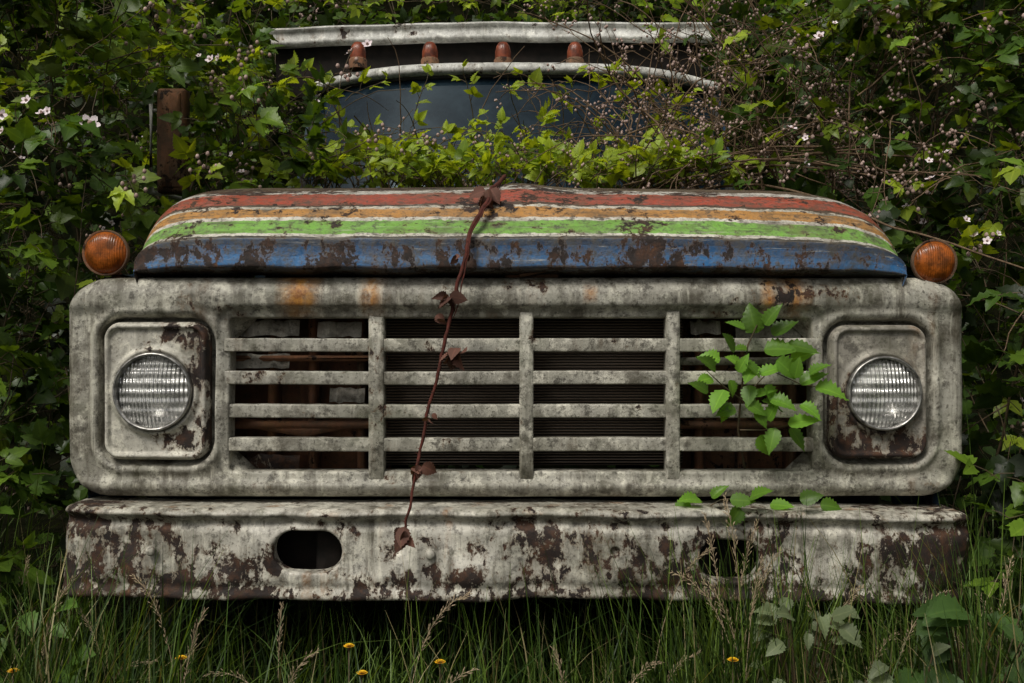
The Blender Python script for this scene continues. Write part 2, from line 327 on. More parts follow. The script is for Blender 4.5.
for (cx,cy,r,bx) in HL:
    x,z=PX(cx),PZ(cy); rr=r/430.
    mb=MB(); mb.lathe([(.0,.045),(rr*.3,.041),(rr*.6,.031),(rr*.85,.014),(rr*.93,.004)],(x,0.0,z))
    mb.lathe([(0,.004),(.010,.006),(.012,.012),(.012,.04)],(x,0,z),seg=16)
    hl=mb.build('headlight',CHROME,truck)
    hb=bpx(bx[0]+1,bx[1]+1,bx[2]-1,bx[3]-1,.040)
    def bb(X,Z,hb=hb,x=x,z=z,rr=rr):
        d,_,_=sdbox(X,Z,hb); rad=np.hypot(X-x,Z-z)
        return -.004-.012*smooth01((-d)/.008)+.009*smooth01((-d-.012)/.007)-.010*np.exp(-((rad-rr*1.12)/.007)**2)
    panel('headlight_bezel',hb,.005,.02,[((x,z,rr*1.02,rr*1.02,rr*1.0199),.005,.03)],bb,.0025,BEZL if cx<500 else BEZR,hl,bend,.004,cx)
    mb=MB(); mb.lathe([(rr*1.04,.012),(rr*1.05,-.012),(rr*1.03,-.020),(rr*.985,-.021),(rr*.96,-.014),(rr*.95,.01)],(x,0,z),seg=56); mb.build('retaining_ring',RING,hl)
    mb=MB(); rs=np.linspace(0.0001,rr*.965,14); mb.lathe([(q,-.004-.022*(1-(q/(rr*.965))**2)) for q in rs],(x,0,z),seg=56); mb.build('lens',LENS,hl)
# bumper
YB=-.08
BO=bpx(52,511,979,603,.022,YB)
def bump_base(X,Z):
    zt=BO[1]+BO[3]; zb=BO[1]-BO[3]
    Y=np.full_like(X,YB)
    Y-= .010*np.exp(-((Z-(zt-.012))/.009)**2)
    Y+= .010*np.exp(-((Z-(zt-.034))/.012)**2)
    Y+= .006*np.exp(-((Z-(zb+.03))/.012)**2)
    return Y
def bump_post(X,Y,Z):
    e=np.clip(np.abs(X)-.93,0,1)
    Y=Y+.05*X**4*.4+e*e*2.2
    wob=np.array([mn.noise(Vector((float(q)*6,2,2)))+.5*mn.noise(Vector((float(q)*17,2,2))) for q in X[:,0]])[:,None]
    Z=Z+.006*np.sin(X*2.3+.6)-.012*X+.0028*wob
    return X,Y,Z
bumper=panel('bumper',BO,.011,.13,[(bpx(272,533,341,574,.046,YB),.008,.03),(bpx(700,542,762,581,.043,YB),.008,.03),(bpx(392,548,402,557,.0115,YB),.003,.02),(bpx(610,548,620,557,.0115,YB),.003,.02)],bump_base,.004,BUMP,truck,bump_post,.026,3)
for px in (150,430,600,880):
    mb=MB(); x=PX(px,YB); mb.lathe([(0,-.006),(.008,-.006),(.011,-.002),(.012,.006)],(x,YB+.004,PZ(556,YB)-.012*x),seg=14); mb.build('bumper_bolt',BUMP,bumper)
mb=MB(); mb.box(-.45,-.39,-.03,1.4,.5,.62); mb.box(.39,.45,-.03,1.4,.5,.62); mb.box(-.9,.9,.02,.05,.50,.64); mb.build('chassis_rail',DARK,truck)
# hood with a crisp crease between lip and top
prof=np.array([(.10,1.206),(.03,1.204),(-.004,1.209),(-.030,1.216),(-.035,1.222),(-.030,1.255),(-.030,1.281),(-.0295,1.287),(-.026,1.291),(.02,1.326),(.10,1.380),(.22,1.432),(.5,1.492),(.9,1.535),(1.38,1.575)])
for _ in range(3):
    a=prof[:-1]*.75+prof[1:]*.25; b2=prof[:-1]*.25+prof[1:]*.75
    prof=np.vstack([prof[:1],np.stack([a,b2],1).reshape(-1,2),prof[-1:]])
s=FP/(DC+prof[:,0]); pyc=341.5-(prof[:,1]-ZC)*s
arc=np.concatenate([[0],np.cumsum(np.linalg.norm(np.diff(prof,axis=0),axis=1))])
St=np.zeros(len(prof)); imin=np.argmin(pyc)
for i in range(len(prof)):
    if i<=imin: St[i]=t_of(pyc[i])
    else: St[i]=St[imin]+(arc[i]-arc[imin])*.1
St=np.maximum.accumulate(St); St[prof[:,1]<1.206]=0.0
us=np.sin(np.linspace(-1,1,241)*math.pi/2); us=np.sign(us)*np.abs(us)**.9
HW=(PX(903)-PX(137))/2+.010; HX=(PX(903)+PX(137))/2; z0=1.2
G=np.zeros((len(us)+2,len(prof),3))
for i,u in enumerate(us):
    au=abs(u); q=18 if u<0 else 12
    E=.30+.70*(max(0,1-au**q))**.6-.065*u*u*(1-au**q)
    for j,(y,z) in enumerate(prof):
        bulge=.012*math.exp(-((u)/.09)**2)*min(1,max(0,(z-1.36)/.05))
        yy=y*(1-.50*au**4*math.exp(-max(0,y-.05)*1.6)) if y>0 else y
        wd=1+.20*min(max(yy,0),.45)
        x=HX+HW*u*wd
        dn=.003*mn.noise(Vector((x*4,y*4,z*4)))+.007*mn.noise(Vector((x*1.7,y*2+5,0)))+.0018*mn.noise(Vector((x*18,y*18,z*18)))
        lipw=.005*mn.noise(Vector((x*9,3,0))) if z<1.25 else 0
        G[i+1,j]=(x,yy+.035*au**6+dn,z0+(z-z0)*E+bulge+dn*.6+lipw-.004*u)
G[0]=G[1]; G[0,:,2]=z0-.02; G[0,:,0]+=.01; G[-1]=G[-2]; G[-1,:,2]=z0-.02; G[-1,:,0]-=.01
mb=MB(); mb.grid(G)
hood=mb.build('hood',HOOD,truck,fattr=np.tile(St,(len(us)+2,1)).ravel())
mb=MB(); mb.box(PX(505),PX(560),.02,.06,PZ(277),PZ(268)); mb.tube([(PX(520),.01,PZ(275)),(PX(545),.0,PZ(270))],.006); mb.build('hood_latch',RUST,hood)
for sgn in (-1,1):
    ys=np.linspace(.05,1.42,60); G=[]
    for y in ys:
        zb=.62; dd=.46**2-(y-.78)**2
        if dd>0: zb=max(zb,.48+math.sqrt(dd))
        t=smooth01((y-.05)/.3); xo=1.0+.03*t
        pts=[(.80,1.15),(.88,1.195),(.93,1.21+.03*t),(.975,1.20+.03*t),(xo,1.17+.03*t),(xo+.015,1.10),(xo+.015,1.02)]
        pts+= [(xo+.012,1.02+(zb-1.02)*k) for k in (.25,.5,.75,1.)]+[(xo-.02,zb)]
        G.append([(sgn*(a)+.004,y,b) for a,b in pts])
    mb=MB(); mb.grid(np.array(G)); f=mb.build('fender',BLUE,truck)
    mb=MB(); c=(sgn*.84,.78,.46)
    mb.lathe([(.24,-.10),(.30,-.115),(.40,-.11),(.44,-.085),(.455,-.05),(.455,.05),(.44,.085),(.40,.11),(.30,.115),(.24,.10)],c,'X',48)
    wh=mb.build('wheel',RUB,truck)
    mb=MB(); mb.lathe([(.0,.02*sgn),(.08,.05*sgn),(.1,.0),(.2,.02*sgn),(.235,.09*sgn),(.245,.1*sgn)],c,'X',32); mb.build('rim',RUST,wh)
for px,py,r,sg in ((106.5,253,22,-1),(933.5,262,21.5,1)):
    Y=.03; x,z=PX(px,Y),PZ(py,Y); rr=r*(DC+Y)/FP
    mb=MB(); mb.lathe([(rr*.90,-.004),(rr*1.03,-.010),(rr*1.05,-.002),(rr*1.0,.010),(rr*.85,.028),(rr*.5,.04),(0,.045)],(x,Y,z)); mb.tube([(x,Y+.03,z-rr*.7),(x-sg*.03,Y+.05,z-.08),(x-sg*.03,Y+.06,z-.13)],.012)
    ts=mb.build('turn_signal',RUST,truck)
    mb=MB(); mb.lathe([(q*rr*.95,-.006-.018*(1-q**4)) for q in np.linspace(.001,1,14)],(x,Y,z)); mb.build('amber_lens',AMB,ts)
# cab
CX=.015
def wrow(t,n=41,off=0.):
    out=[]
    for k in np.linspace(-1,1,n):
        hw=.86-.02*t+off
        z=1.56+.585*t-.035*k**4*t; y=1.44+.30*t+.14*abs(k)**2.6
        out.append((CX+hw*k,y,z))
    return out
mb=MB(); mb.grid(np.array([wrow(t) for t in np.linspace(-.02,1.0,16)]))
ws=mb.build('windshield',WIN,truck)
mb=MB(); fr=wrow(1.,41)
mb.tube([(x,y-.006,z-.002) for x,y,z in fr],.011,8)
for k in (0,-1):
    mb.tube([(wrow(t)[k][0],wrow(t)[k][1]-.008,wrow(t)[k][2]) for t in np.linspace(0,1,8)],.018,8)
mb.tube([(x,y-.01,z) for x,y,z in wrow(0.)],.014,8)
mb.build('windshield_gasket',RUB,ws)
G=[]
for k in np.linspace(-1,1,61):
    hw=.865; x=CX+hw*k; yb=1.74+.14*abs(k)**2.6; zt=2.150-.045*k**4
    dr=-.05*abs(k)**6; w_=.004*mn.noise(Vector((k*6,1,1)))
    row=[(x,yb-.012,zt-.004),(x,yb-.040,zt+.002+w_),(x,yb-.046,zt+.014+w_),(x,yb-.038,zt+.036+w_),(x,yb-.010,zt+.048+dr*.2),(x,yb+.06,zt+.060+dr*.4),(x,yb+.3,zt+.085+dr),(x*1.0,2.5,zt+.10+dr*1.3),(x,2.95,zt+.08+dr*1.5),(x,3.02,zt-.02),(x,3.04,1.5)]
    G.append(row)
mb=MB(); mb.grid(np.array(G)[::-1])
roof=mb.build('cab_roof',CABW,truck)
mb=MB()
for sgn in (-1,1):
    A=[]
    for t in np.linspace(0,1,10):
        p=wrow(t)[-1 if sgn>0 else 0]
        A.append([(p[0],p[1]-.01,p[2]),(p[0]+sgn*.03,p[1]+.0,p[2]),(p[0]+sgn*.04,p[1]+.05,p[2]),(p[0]+sgn*.04,p[1]+.10,p[2])])
    mb.grid(np.array(A))
    B=[]
    for z,xo in ((.6,.98),(.9,1.0),(1.3,1.0),(1.5,.97),(1.58,.93),(1.60,.91)):
        B.append([(CX+sgn*(xo-.05),1.42,z),(CX+sgn*xo,1.46,z),(CX+sgn*xo,2.2,z),(CX+sgn*xo,3.04,z)])
    mb.grid(np.array(B))
    mb.grid(np.array([[(CX+sgn*.90,2.75,1.58),(CX+sgn*.90,3.04,1.58)],[(CX+sgn*.86,2.7,2.18),(CX+sgn*.86,3.04,2.18)]]))
mb.grid(np.array([[(-.95,1.40,1.30),(0,1.40,1.30),(.95,1.40,1.30)],[(-.93,1.40,1.50),(0,1.40,1.54),(.93,1.40,1.50)],[(-.90,1.60,1.54),(0,1.46,1.56),(.92,1.60,1.54)]]))
mb.grid(np.array([[(-.98,3.04,.6),(.98,3.04,.6)],[(-.85,3.04,1.6),(.85,3.04,1.6)]]))
mb.build('cab_body',BLUE,truck)
for sgn in (-1,1):
    mb=MB(); mb.grid(np.array([[(CX+sgn*.905,1.72,1.60),(CX+sgn*.905,2.74,1.60)],[(CX+sgn*.87,1.95,2.12),(CX+sgn*.87,2.7,2.12)]])); mb.build('side_window',WIN,truck)
for a,b2 in (((-.45,1.47,1.58),(-.15,1.50,1.66)),((.35,1.47,1.58),(.62,1.55,1.70))):
    mb=MB(); mb.tube([a,((a[0]+b2[0])/2,a[1]-.02,(a[2]+b2[2])/2+.01),b2],.006)
    d=np.array(b2); mb.tube([d+(-.18,-.01,-.06),d+(.18,.02,.10)],.006); mb.build('wiper',DARK,truck)
for px in (358,430,503,575):
    Y=1.78; x=PX(px,Y); z=2.228
    mb=MB(); mb.lathe([(.038,-.045),(.038,-.008),(.033,.0),(0,.0)],(x,Y,z),'Z',20); b1=mb.build('marker_lamp',RUST,truck)
    mb=MB(); mb.lathe([(.033,.0),(.033,.028),(.027,.052),(.017,.066),(0,.070)],(x,Y,z),'Z',20); mb.build('amber_lens',REDL,b1)
Y=2.1; x0,x1=PX(264,Y),PX(712,Y); za,zb=PZ(44,Y),PZ(27,Y)
G=[]
for x in np.linspace(x0,x1,60):
    q=(x-x0)/(x1-x0); w=.010*mn.noise(Vector((x*3,0,7)))+.025*q+.020*math.sin(q*3.14)-.01
    G.append([(x,Y+.05,za+w),(x,Y+.01,za-.004+w),(x,Y-.004,za+.006+w),(x,Y-.002,za+.020+w),(x,Y+.010,za+.026+w),(x,Y+.010,zb-.014+w),(x,Y-.002,zb-.008+w),(x,Y+.01,zb+.004+w),(x,Y+.35,zb+.03+w)])
mb=MB(); mb.grid(np.array(G)[::-1]); hd=mb.build('cargo_header_board',CABW,truck)
mb=MB()
mb.box(x0+.04,x1-.04,Y+.05,Y+.08,2.15,za+.03); mb.box(x0+.02,x1-.02,Y+.95,Y+1.0,.9,2.45)  # dark panel added so the gap between board and roof stays dark
mb.build('dark_gap_panel',DARK,hd)
Y=.98; mb=MB(); fx=PX(151,Y)
mb.tube([(PX(190,Y),Y+.3,PZ(195,Y)),(fx,Y,PZ(192,Y)),(fx,Y,PZ(92,Y)),(PX(190,Y),Y+.3,PZ(88,Y))],.011,8)
mb.tube([(fx,Y,PZ(110,Y)),(PX(170,Y),Y+.04,PZ(110,Y))],.007,6); mb.tube([(fx,Y,PZ(175,Y)),(PX(170,Y),Y+.04,PZ(175,Y))],.007,6)
mm=mb.build('mirror_bracket',CABW,truck)
mb=MB(); mb.box(PX(159,Y),PX(188,Y),Y-.03,Y+.03,PZ(194,Y),PZ(90,Y),r=.011)
mb.box(PX(163,Y),PX(184,Y),Y-.036,Y-.026,PZ(189,Y),PZ(95,Y),r=.004); mb.build('mirror_housing',RUST,mm)

# ================================================================= FOLIAGE
def tmpl(ns,ser=.09):
    t=np.linspace(0,1,ns); w=.34*np.sin(math.pi*np.clip(t,0,1)**.76)**.88*(1-.25*t); w[0]=.015; w[-1]=.006
    alt=np.array([(-1)**i for i in range(ns)])
    w=w*(1+ser*alt*(t>0)*(t<1))
    V=[];A=[]
    for i in range(ns):
        for sd in (-1,-.5,0,.5,1):
            y=w[i]*sd; z=.28*abs(y)-.10*abs(y)*abs(sd)+.014*alt[i]*abs(sd)-.16*t[i]**2+.05*t[i]
            V.append((t[i]-(.03*abs(sd) if 0<i<ns-1 else 0),y,z)); A.append(abs(sd))
    Q=[]
    for i in range(ns-1):
        for j in range(4): a=i*5+j; Q.append((a,a+5,a+6,a+1))
    return np.array(V),np.array(Q),np.array(A)
T_HI=tmpl(15,.11)
def tmpl3(ns):
    V,Q,A=tmpl(ns,.10); k=[i for i in range(len(V)) if i%5 in (0,2,4)]
    V=V[k];A=A[k];Q=[]
    for i in range(ns-1):
        for j in range(2): a=i*3+j; Q.append((a,a+3,a+4,a+1))
    return V,np.array(Q),A
T_LO=tmpl3(9)
def nrm(v): return v/(np.linalg.norm(v)+1e-9)
def rv(): return np.random.normal(size=3)
class Fol:
    def __init__(s): s.L=[]; s.mb=MB()
    def leaf(s,p,d,n,sz,col): s.L.append((p,d,n,sz,col))
    def compound(s,p,d,n,sz,col,k=3,pet=.9):
        d=nrm(d); n=nrm(n-d*np.dot(n,d)); sd=np.cross(n,d)
        e=p+d*sz*pet
        s.mb.tube([p,p+d*sz*pet*.5+n*sz*.06,e],[.0014,.0012,.001],3,cap=False)
        cj=lambda: np.clip(col*U(.82,1.2),0,1)
        s.leaf(e,nrm(d+rv()*.08),nrm(n+rv()*.15),sz*U(.95,1.15),cj())
        for g in (-1,1):
            s.leaf(e-d*sz*.05,nrm(d*.45+g*sd+rv()*.1-n*.1),nrm(n+rv()*.25+g*sd*.15),sz*U(.75,.92),cj())
            if k==5: s.leaf(e-d*sz*.15,nrm(-d*.25+g*sd+rv()*.1-n*.15),nrm(n+rv()*.22),sz*U(.5,.65),cj())
    def build(s,name,tm,mat,parent=None):
        V0,Q0,A0=tm; n=len(s.L)
        P=np.array([l[0] for l in s.L]);D=np.array([l[1] for l in s.L]);N=np.array([l[2] for l in s.L]);S=np.array([l[3] for l in s.L]);K=np.array([l[4] for l in s.L])
        N=N-D*np.sum(N*D,1,keepdims=True); N/=np.linalg.norm(N,axis=1,keepdims=True)+1e-9; B=np.cross(N,D)
        wv=np.random.uniform(.85,1.25,n); cz=np.random.uniform(.4,2.6,n)
        V=P[:,None]+S[:,None,None]*(V0[None,:,0:1]*D[:,None]+wv[:,None,None]*V0[None,:,1:2]*B[:,None]+cz[:,None,None]*V0[None,:,2:3]*N[:,None])
        Q=Q0[None]+(np.arange(n)*len(V0))[:,None,None]
        col=np.concatenate([np.repeat(K[:,None],len(V0),1),np.repeat(A0[None,:,None],n,0)],-1)
        return mesh_np(name,V.reshape(-1,3),Q.reshape(-1,4),mat,parent,cols=col.reshape(-1,4))
UP=np.array([0,0,1.])
DG=np.array([.022,.046,.008]); MG=np.array([.070,.140,.018]); YG=np.array([.32,.42,.035]); BG=np.array([.16,.27,.025])
def in_truck(p):
    x,y,z=p
    if abs(x)<1.09 and y<.45 and z<1.22 and z>.2: return True
    if abs(x)<1.07 and y<1.5 and z<1.25: return True
    if abs(x)<.98 and y<.7 and z<1.54: return True
    if abs(x)<.95 and .7<=y<1.5 and z<1.535: return True
    if abs(x-CX)<.93 and 1.40<y<3.1 and z<2.3: return True
    if y<.2 and .82<abs(x)<1.12 and z<1.42: return True
    px,py=proj(p)
    if y<1.05 and 138<px<196 and 80<py<200: return True       # keep the mirror clear
    if y<2.2 and 262<px<660 and 12<py<72: return True         # keep the roof edge and lamps clear
    return False
def twig(F,p,d,L,sz,col,nl,ok=None,tipcol=None,out=None,rad=.0022,k5=.35,stem=True):
    pts=[p.copy()]; d=nrm(d); st=nl+1; ph=U(0,6.28)
    for i in range(st):
        p=p+d*L/st; pts.append(p.copy()); d=nrm(d+rv()*.13-UP*.10)
        if i==0 and nl>3: continue
        ph+=2.4
        if in_truck(p) or (ok and not ok(p)): continue
        a=nrm(np.cross(d,UP+rv()*.1)); b=np.cross(d,a)
        ld=nrm(a*math.cos(ph)+b*math.sin(ph)*.6+d*.6+UP*.15)
        nn=UP*.85+rv()*.40+(out*.5 if out is not None else np.array([0,-.35,0]))
        f=(i+1)/st; c=col if tipcol is None else col*(1-f*f)+tipcol*f*f
        s2=sz*U(.6,1.25)*(1-.38*f)
        F.compound(p,ld,nn,s2,c,5 if R()<k5 else 3,U(.6,1.1))
    if stem and not any(in_truck(q) for q in pts): F.mb.tube(pts,np.linspace(rad,rad*.5,len(pts)),4,cap=False)
    return pts
def blossom_mesh():
    mb=MB()
    for k in range(5):
        a=k*1.2566; d=np.array([math.cos(a),math.sin(a),.15]); b=np.array([-math.sin(a),math.cos(a),0])
        G=[]
        for t,ww in ((0,.05),(.35,.36),(.7,.42),(1.,.12)):
            w=ww*.013
            G.append([d*t*.015-b*w+UP*.002*t,d*t*.015+UP*.001,d*t*.015+b*w+UP*.002*t])
        mb.grid(np.array(G),0)
    mb.lathe([(.004,0),(.004,.003),(.002,.005),(0,.005)],(0,0,0),'Z',8,m=1)
    me=mb.build('blossom',[PETAL,BUD]); C.objects.unlink(me); return me.data
BLO=blossom_mesh()
def bush(name,label,cat,ells,n,sz,cols,tm=T_LO,ok=None,nblo=6,mat=LEAF,side=None,nl=(4,6),canes=6,buds=30,shell=(.4,1.),tip=None,dead=0):
    F=Fol(); bp=[]
    (c,r)=ells
    c=np.array(c);r=np.array(r)
    for _ in range(n):
        d=rv(); d=nrm(d+np.array([0,-.45,.35])+(np.array(side) if side else 0))
        q=U(*shell)**.7; p=c+d*r*q
        if p[2]<.03: p[2]=U(.05,.4)
        if ok and not ok(p): continue
        if in_truck(p): continue
        k=random.choice(cols)*U(.55,1.25)*(.40+.60*q)  # inner shade put into the leaf colour, darker towards the bush centre
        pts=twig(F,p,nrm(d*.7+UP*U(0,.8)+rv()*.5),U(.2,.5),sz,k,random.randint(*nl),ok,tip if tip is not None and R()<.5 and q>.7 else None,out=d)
        if q>.86: bp.append(pts[-1])
    for _ in range(canes):
        p=c+np.array([U(-.8,.8)*r[0],U(-.8,.5)*r[1],-r[2]*U(.3,.9)]); p[2]=max(p[2],.02); d=nrm(np.array([U(-.4,.4),U(-.5,.2),1.])); pts=[p]
        for i in range(14):
            p=p+d*r[2]*.14; d=nrm(d+rv()*.10+np.array([0,-.03,-.07])); pts.append(p)
        if not any(in_truck(q) for q in pts): F.mb.tube(pts,np.linspace(.006,.002,len(pts)),5,m=0,cap=False)
    for _ in range(dead):
        d=rv(); d=nrm(d+np.array([0,-.8,.3])); p=c+d*r*U(.8,1.05); d=nrm(rv()+UP*.3); pts=[p]; L=U(.03,.055)
        for i in range(9): p=p+d*L; d=nrm(d+rv()*.14-UP*.08); pts.append(p)
        if not any(in_truck(q) for q in pts): F.mb.tube(pts,np.linspace(.003,.001,len(pts)),4,m=2,cap=False)
    random.shuffle(bp)
    bp=[b for b in bp if not in_truck(b)]
    for p in bp[:buds]:
        for j in range(random.randint(5,9)):
            q=p+rv()*.024; F.mb.tube([p,q],[.0008,.0008],3,m=0,cap=False)
            F.mb.lathe([(.0,-.007),(.0055,-.003),(.006,.001),(.004,.006),(0,.008)],q,'Z',6,m=1)
    root=empty(name,(c[0],c[1],0)); tag(root,label,cat)
    inv=Vector(root.location)
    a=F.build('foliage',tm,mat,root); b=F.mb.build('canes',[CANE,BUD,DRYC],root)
    for o in (a,b): o.location=-inv
    for p in (bp[::-1])[:nblo]:
        for j in range(random.choice((2,3,4))):
            o=bpy.data.objects.new('blossom',BLO); C.objects.link(o); o.parent=root
            o.location=Vector(p+rv()*.025)-inv+Vector((0,-.06,.05)); o.rotation_euler=(U(.3,1.5),U(-.7,.7),U(-.9,.9)); s=U(.55,1.05); o.scale=(s,s,s*U(1,2))
    return root
bush('bramble_bush','leafy bramble bush crowding the left flank of the truck, beside its left headlight','bramble',((-1.60,.42,.62),(.52,.62,.75)),190,.084,[DG,DG,MG,MG],nblo=3,side=(.4,-.2,0),buds=14,tip=BG,dead=8)
bush('bramble_bush','tall bramble bush around the rusty mirror at upper left, dotted with pale blossoms','bramble',((-1.60,1.0,1.62),(.64,.65,.68)),280,.082,[DG,MG,MG,BG],nblo=28,side=(.3,-.2,0),buds=80,tip=YG,dead=20)
bush('bramble_bush','dark bramble thicket rising behind the left side of the cab','bramble',((-1.9,2.5,1.9),(1.1,.8,1.35)),340,.095,[DG,DG,MG,BG],nblo=12,buds=60,nl=(4,6),tip=BG,dead=20)
okD=lambda p: proj(p)[0]<322 or proj(p)[1]>150
bush('bramble_bush','bright bramble clump spilling over the rear left corner of the hood','bramble',((-.80,1.12,1.64),(.42,.32,.32)),165,.072,[MG,BG,BG,YG],mat=BRIGHT,nblo=8,ok=okD,buds=50,tip=YG,canes=0,tm=T_HI,dead=12)
bush('bramble_bush','shaded brambles behind the pale board above the cab roof','bramble',((0.1,3.9,2.3),(2.0,.6,1.5)),420,.098,[DG,DG,MG,BG],nblo=4,buds=40,nl=(4,6))
bush('bramble_bush','leafy bramble bush crowding the right flank of the truck, beside its right headlight','bramble',((1.60,.42,.66),(.52,.62,.78)),190,.084,[DG,DG,MG,MG],nblo=3,side=(-.4,-.2,0),buds=14,tip=BG,dead=14)
bush('bramble_bush','tall bramble bush with pinkish blossoms over the right rear corner of the hood','bramble',((1.45,1.1,1.68),(.68,.60,.62)),290,.082,[DG,MG,MG,BG],nblo=34,side=(-.2,-.2,0),buds=90,tip=YG,dead=50)
bush('bramble_bush','dark bramble thicket rising behind the right side of the cab','bramble',((1.9,2.5,2.0),(1.15,.8,1.4)),340,.095,[DG,DG,MG,BG],nblo=14,buds=70,nl=(4,6),tip=BG,dead=30)

F=Fol()
okF=lambda q:q[1]<1.42
for i in range(150):
    x=U(-.70,.66); y=U(.72,1.34); p=np.array([x,y,1.555]); cl=mn.noise(Vector((x*4.3,1.7,0)))
    hgt=U(.0,.10)+max(0,cl)*U(.0,.5)
    if y<.95: hgt=U(0,.05)
    d=nrm(np.array([U(-.7,.7),U(-.5,.1),1. if y>.95 else .45]))
    c=(random.choice((MG,BG,YG,YG)))*U(.6,1.1)
    twig(F,p,d,hgt+.07,.064,c,random.randint(3,5),okF,YG*1.1,out=np.array([0,-.8,.3]),k5=.15)
for (px,py) in ((345,95),(360,120),(400,150),(470,95),(545,95),(575,130),(640,85),(655,100),(610,110),(500,120),(440,130),(385,165),(560,90),(630,140),(660,165),(340,150),(690,150),(520,150),(590,160),(460,160),(650,130),(350,75),(670,120),(680,90),(410,100),(615,80),(530,110)):
    p=P3(px+U(-6,6),py+26,U(1.1,1.3)); twig(F,p,nrm(np.array([U(-.9,.9),-.1,.8])),.17,.064,YG*U(.55,1.),4,lambda q:q[1]<1.45,YG*1.1,out=np.array([0,-.8,.3]),k5=.1)
for i in range(40):
    x=U(-.7,.7); p=np.array([x,1.2,1.57]); d=nrm(np.array([U(-.9,.9),-.1,1.])); pts=[p]; L=U(.025,.05)
    for j in range(12): p=p+d*L; d=nrm(d+rv()*.12+np.array([0,-.02,-.10])); pts.append(p)
    F.mb.tube(pts,np.linspace(.0032,.0012,13),5,cap=False,m=i%2)
for i in range(60):
    p=np.array([U(-.6,.6),U(.85,1.2),U(1.56,1.74)])
    for j in range(6):
        q=p+rv()*.02; F.mb.tube([p,q],[.0008,.0008],3,m=0,cap=False); F.mb.lathe([(.0,-.006),(.005,-.002),(.005,.002),(0,.007)],q,'Z',5,m=2)
root=empty('bramble_shoot',(0,1.2,1.57)); tag(root,'bright yellow-green bramble shoots lying over the back of the hood and climbing the windshield','bramble')
for o in (F.build('foliage',T_HI,BRIGHT,root),F.mb.build('canes',[CANE,DRYC,BUD],root)): o.location=(0,-1.2,-1.57)
F=Fol()
for i in range(52):
    p=P3(U(270,700),U(-14,6),2.3); twig(F,p,nrm(np.array([U(-1,1),-.1,U(-.1,.3)])),U(.15,.3),.066,BG*U(.6,1.2),4,None,YG,k5=.1)
for px,py in ((672,30),(690,42),(700,60),(680,75)):
    p=P3(px,py,1.9); twig(F,p,nrm(np.array([U(-1,1),-.3,U(-.3,.3)])),.22,.06,BG*U(.6,1.2),5,None,YG,k5=.1)
root=empty('bramble_strand',(0,2,2.4)); tag(root,'thin leafy bramble strands trailing along the top of the pale board over the cab','bramble')
for o in (F.build('foliage',T_LO,LEAF,root),F.mb.build('canes',CANE,root)): o.location=(0,-2,-2.4)

# dry cane tangle, right
mb=MB()
def cane(p,d,L,n,r,depth,wob=.16):
    pts=[p]
    for j in range(n):
        p=p+d*L; d=nrm(d+rv()*wob+np.array([0,-.01,-.09])); pts.append(p)
        if depth and R()<.45: cane(p,nrm(d+rv()*.8),L*.7,random.randint(3,6),r*.55,depth-1,.2)
        elif not depth and R()<.2:
            for k in range(4): mb.lathe([(0,-.005),(.0045,-.002),(.0045,.002),(0,.006)],p+rv()*.011,'Z',5,m=1)
    mb.tube(pts,np.linspace(r,r*.4,len(pts)),5,cap=False)
for i in range(80):
    cane(np.array([U(.30,1.1),U(.72,1.3),U(1.54,1.74)]),nrm(np.array([U(-1.2,.9),U(-.4,.2),U(-.1,1.4)])),U(.03,.060),11,U(.0022,.004),1)
for i in range(22):
    cane(np.array([U(.50,1.0),U(1.0,1.3),U(1.56,1.9)]),nrm(np.array([U(-1.,.3),U(-.2,.1),U(.4,1.4)])),U(.045,.075),12,U(.0022,.0038),1,.10)
for i in range(18):
    cane(np.array([U(.75,1.35),U(.45,.8),U(1.4,1.8)]),nrm(np.array([U(-.8,.8),U(-.4,.2),U(-.2,1.)])),U(.03,.05),10,U(.002,.003),1)
for i in range(8):
    a=np.array([U(.3,.6),U(.9,1.2),1.56]); b=a+np.array([U(.5,.8),U(-.5,-.2),U(-.05,.1)])
    pts=[a*(1-t)+b*t+UP*.06*math.sin(t*3.14)+rv()*.004 for t in np.linspace(0,1,10)]; mb.tube(pts,.003,5,cap=False)
o=mb.build('dry_cane_tangle',[DRYC,BUD]); tag(o,'tangle of dead brown bramble canes over the right rear of the hood','dead bramble')
mb=MB(); pts=[P3(700,190,.95),P3(760,183,.8),P3(830,200,.55),P3(890,226,.35),P3(950,243,.2),P3(1030,271,.1),P3(1100,300,.05)]
pts=np.array(pts); tt=np.linspace(0,6,40); pts=np.stack([np.interp(tt,range(7),pts[:,k]) for k in range(3)],1)
pts[:,2]+=np.array([.006*mn.noise(Vector((t*1.5,0,0))) for t in tt]); mb.tube(pts,np.linspace(.0045,.002,40),6)
o=mb.build('bare_cane',DRYC); tag(o,'single long bare cane arching past the right turn signal','dead bramble')

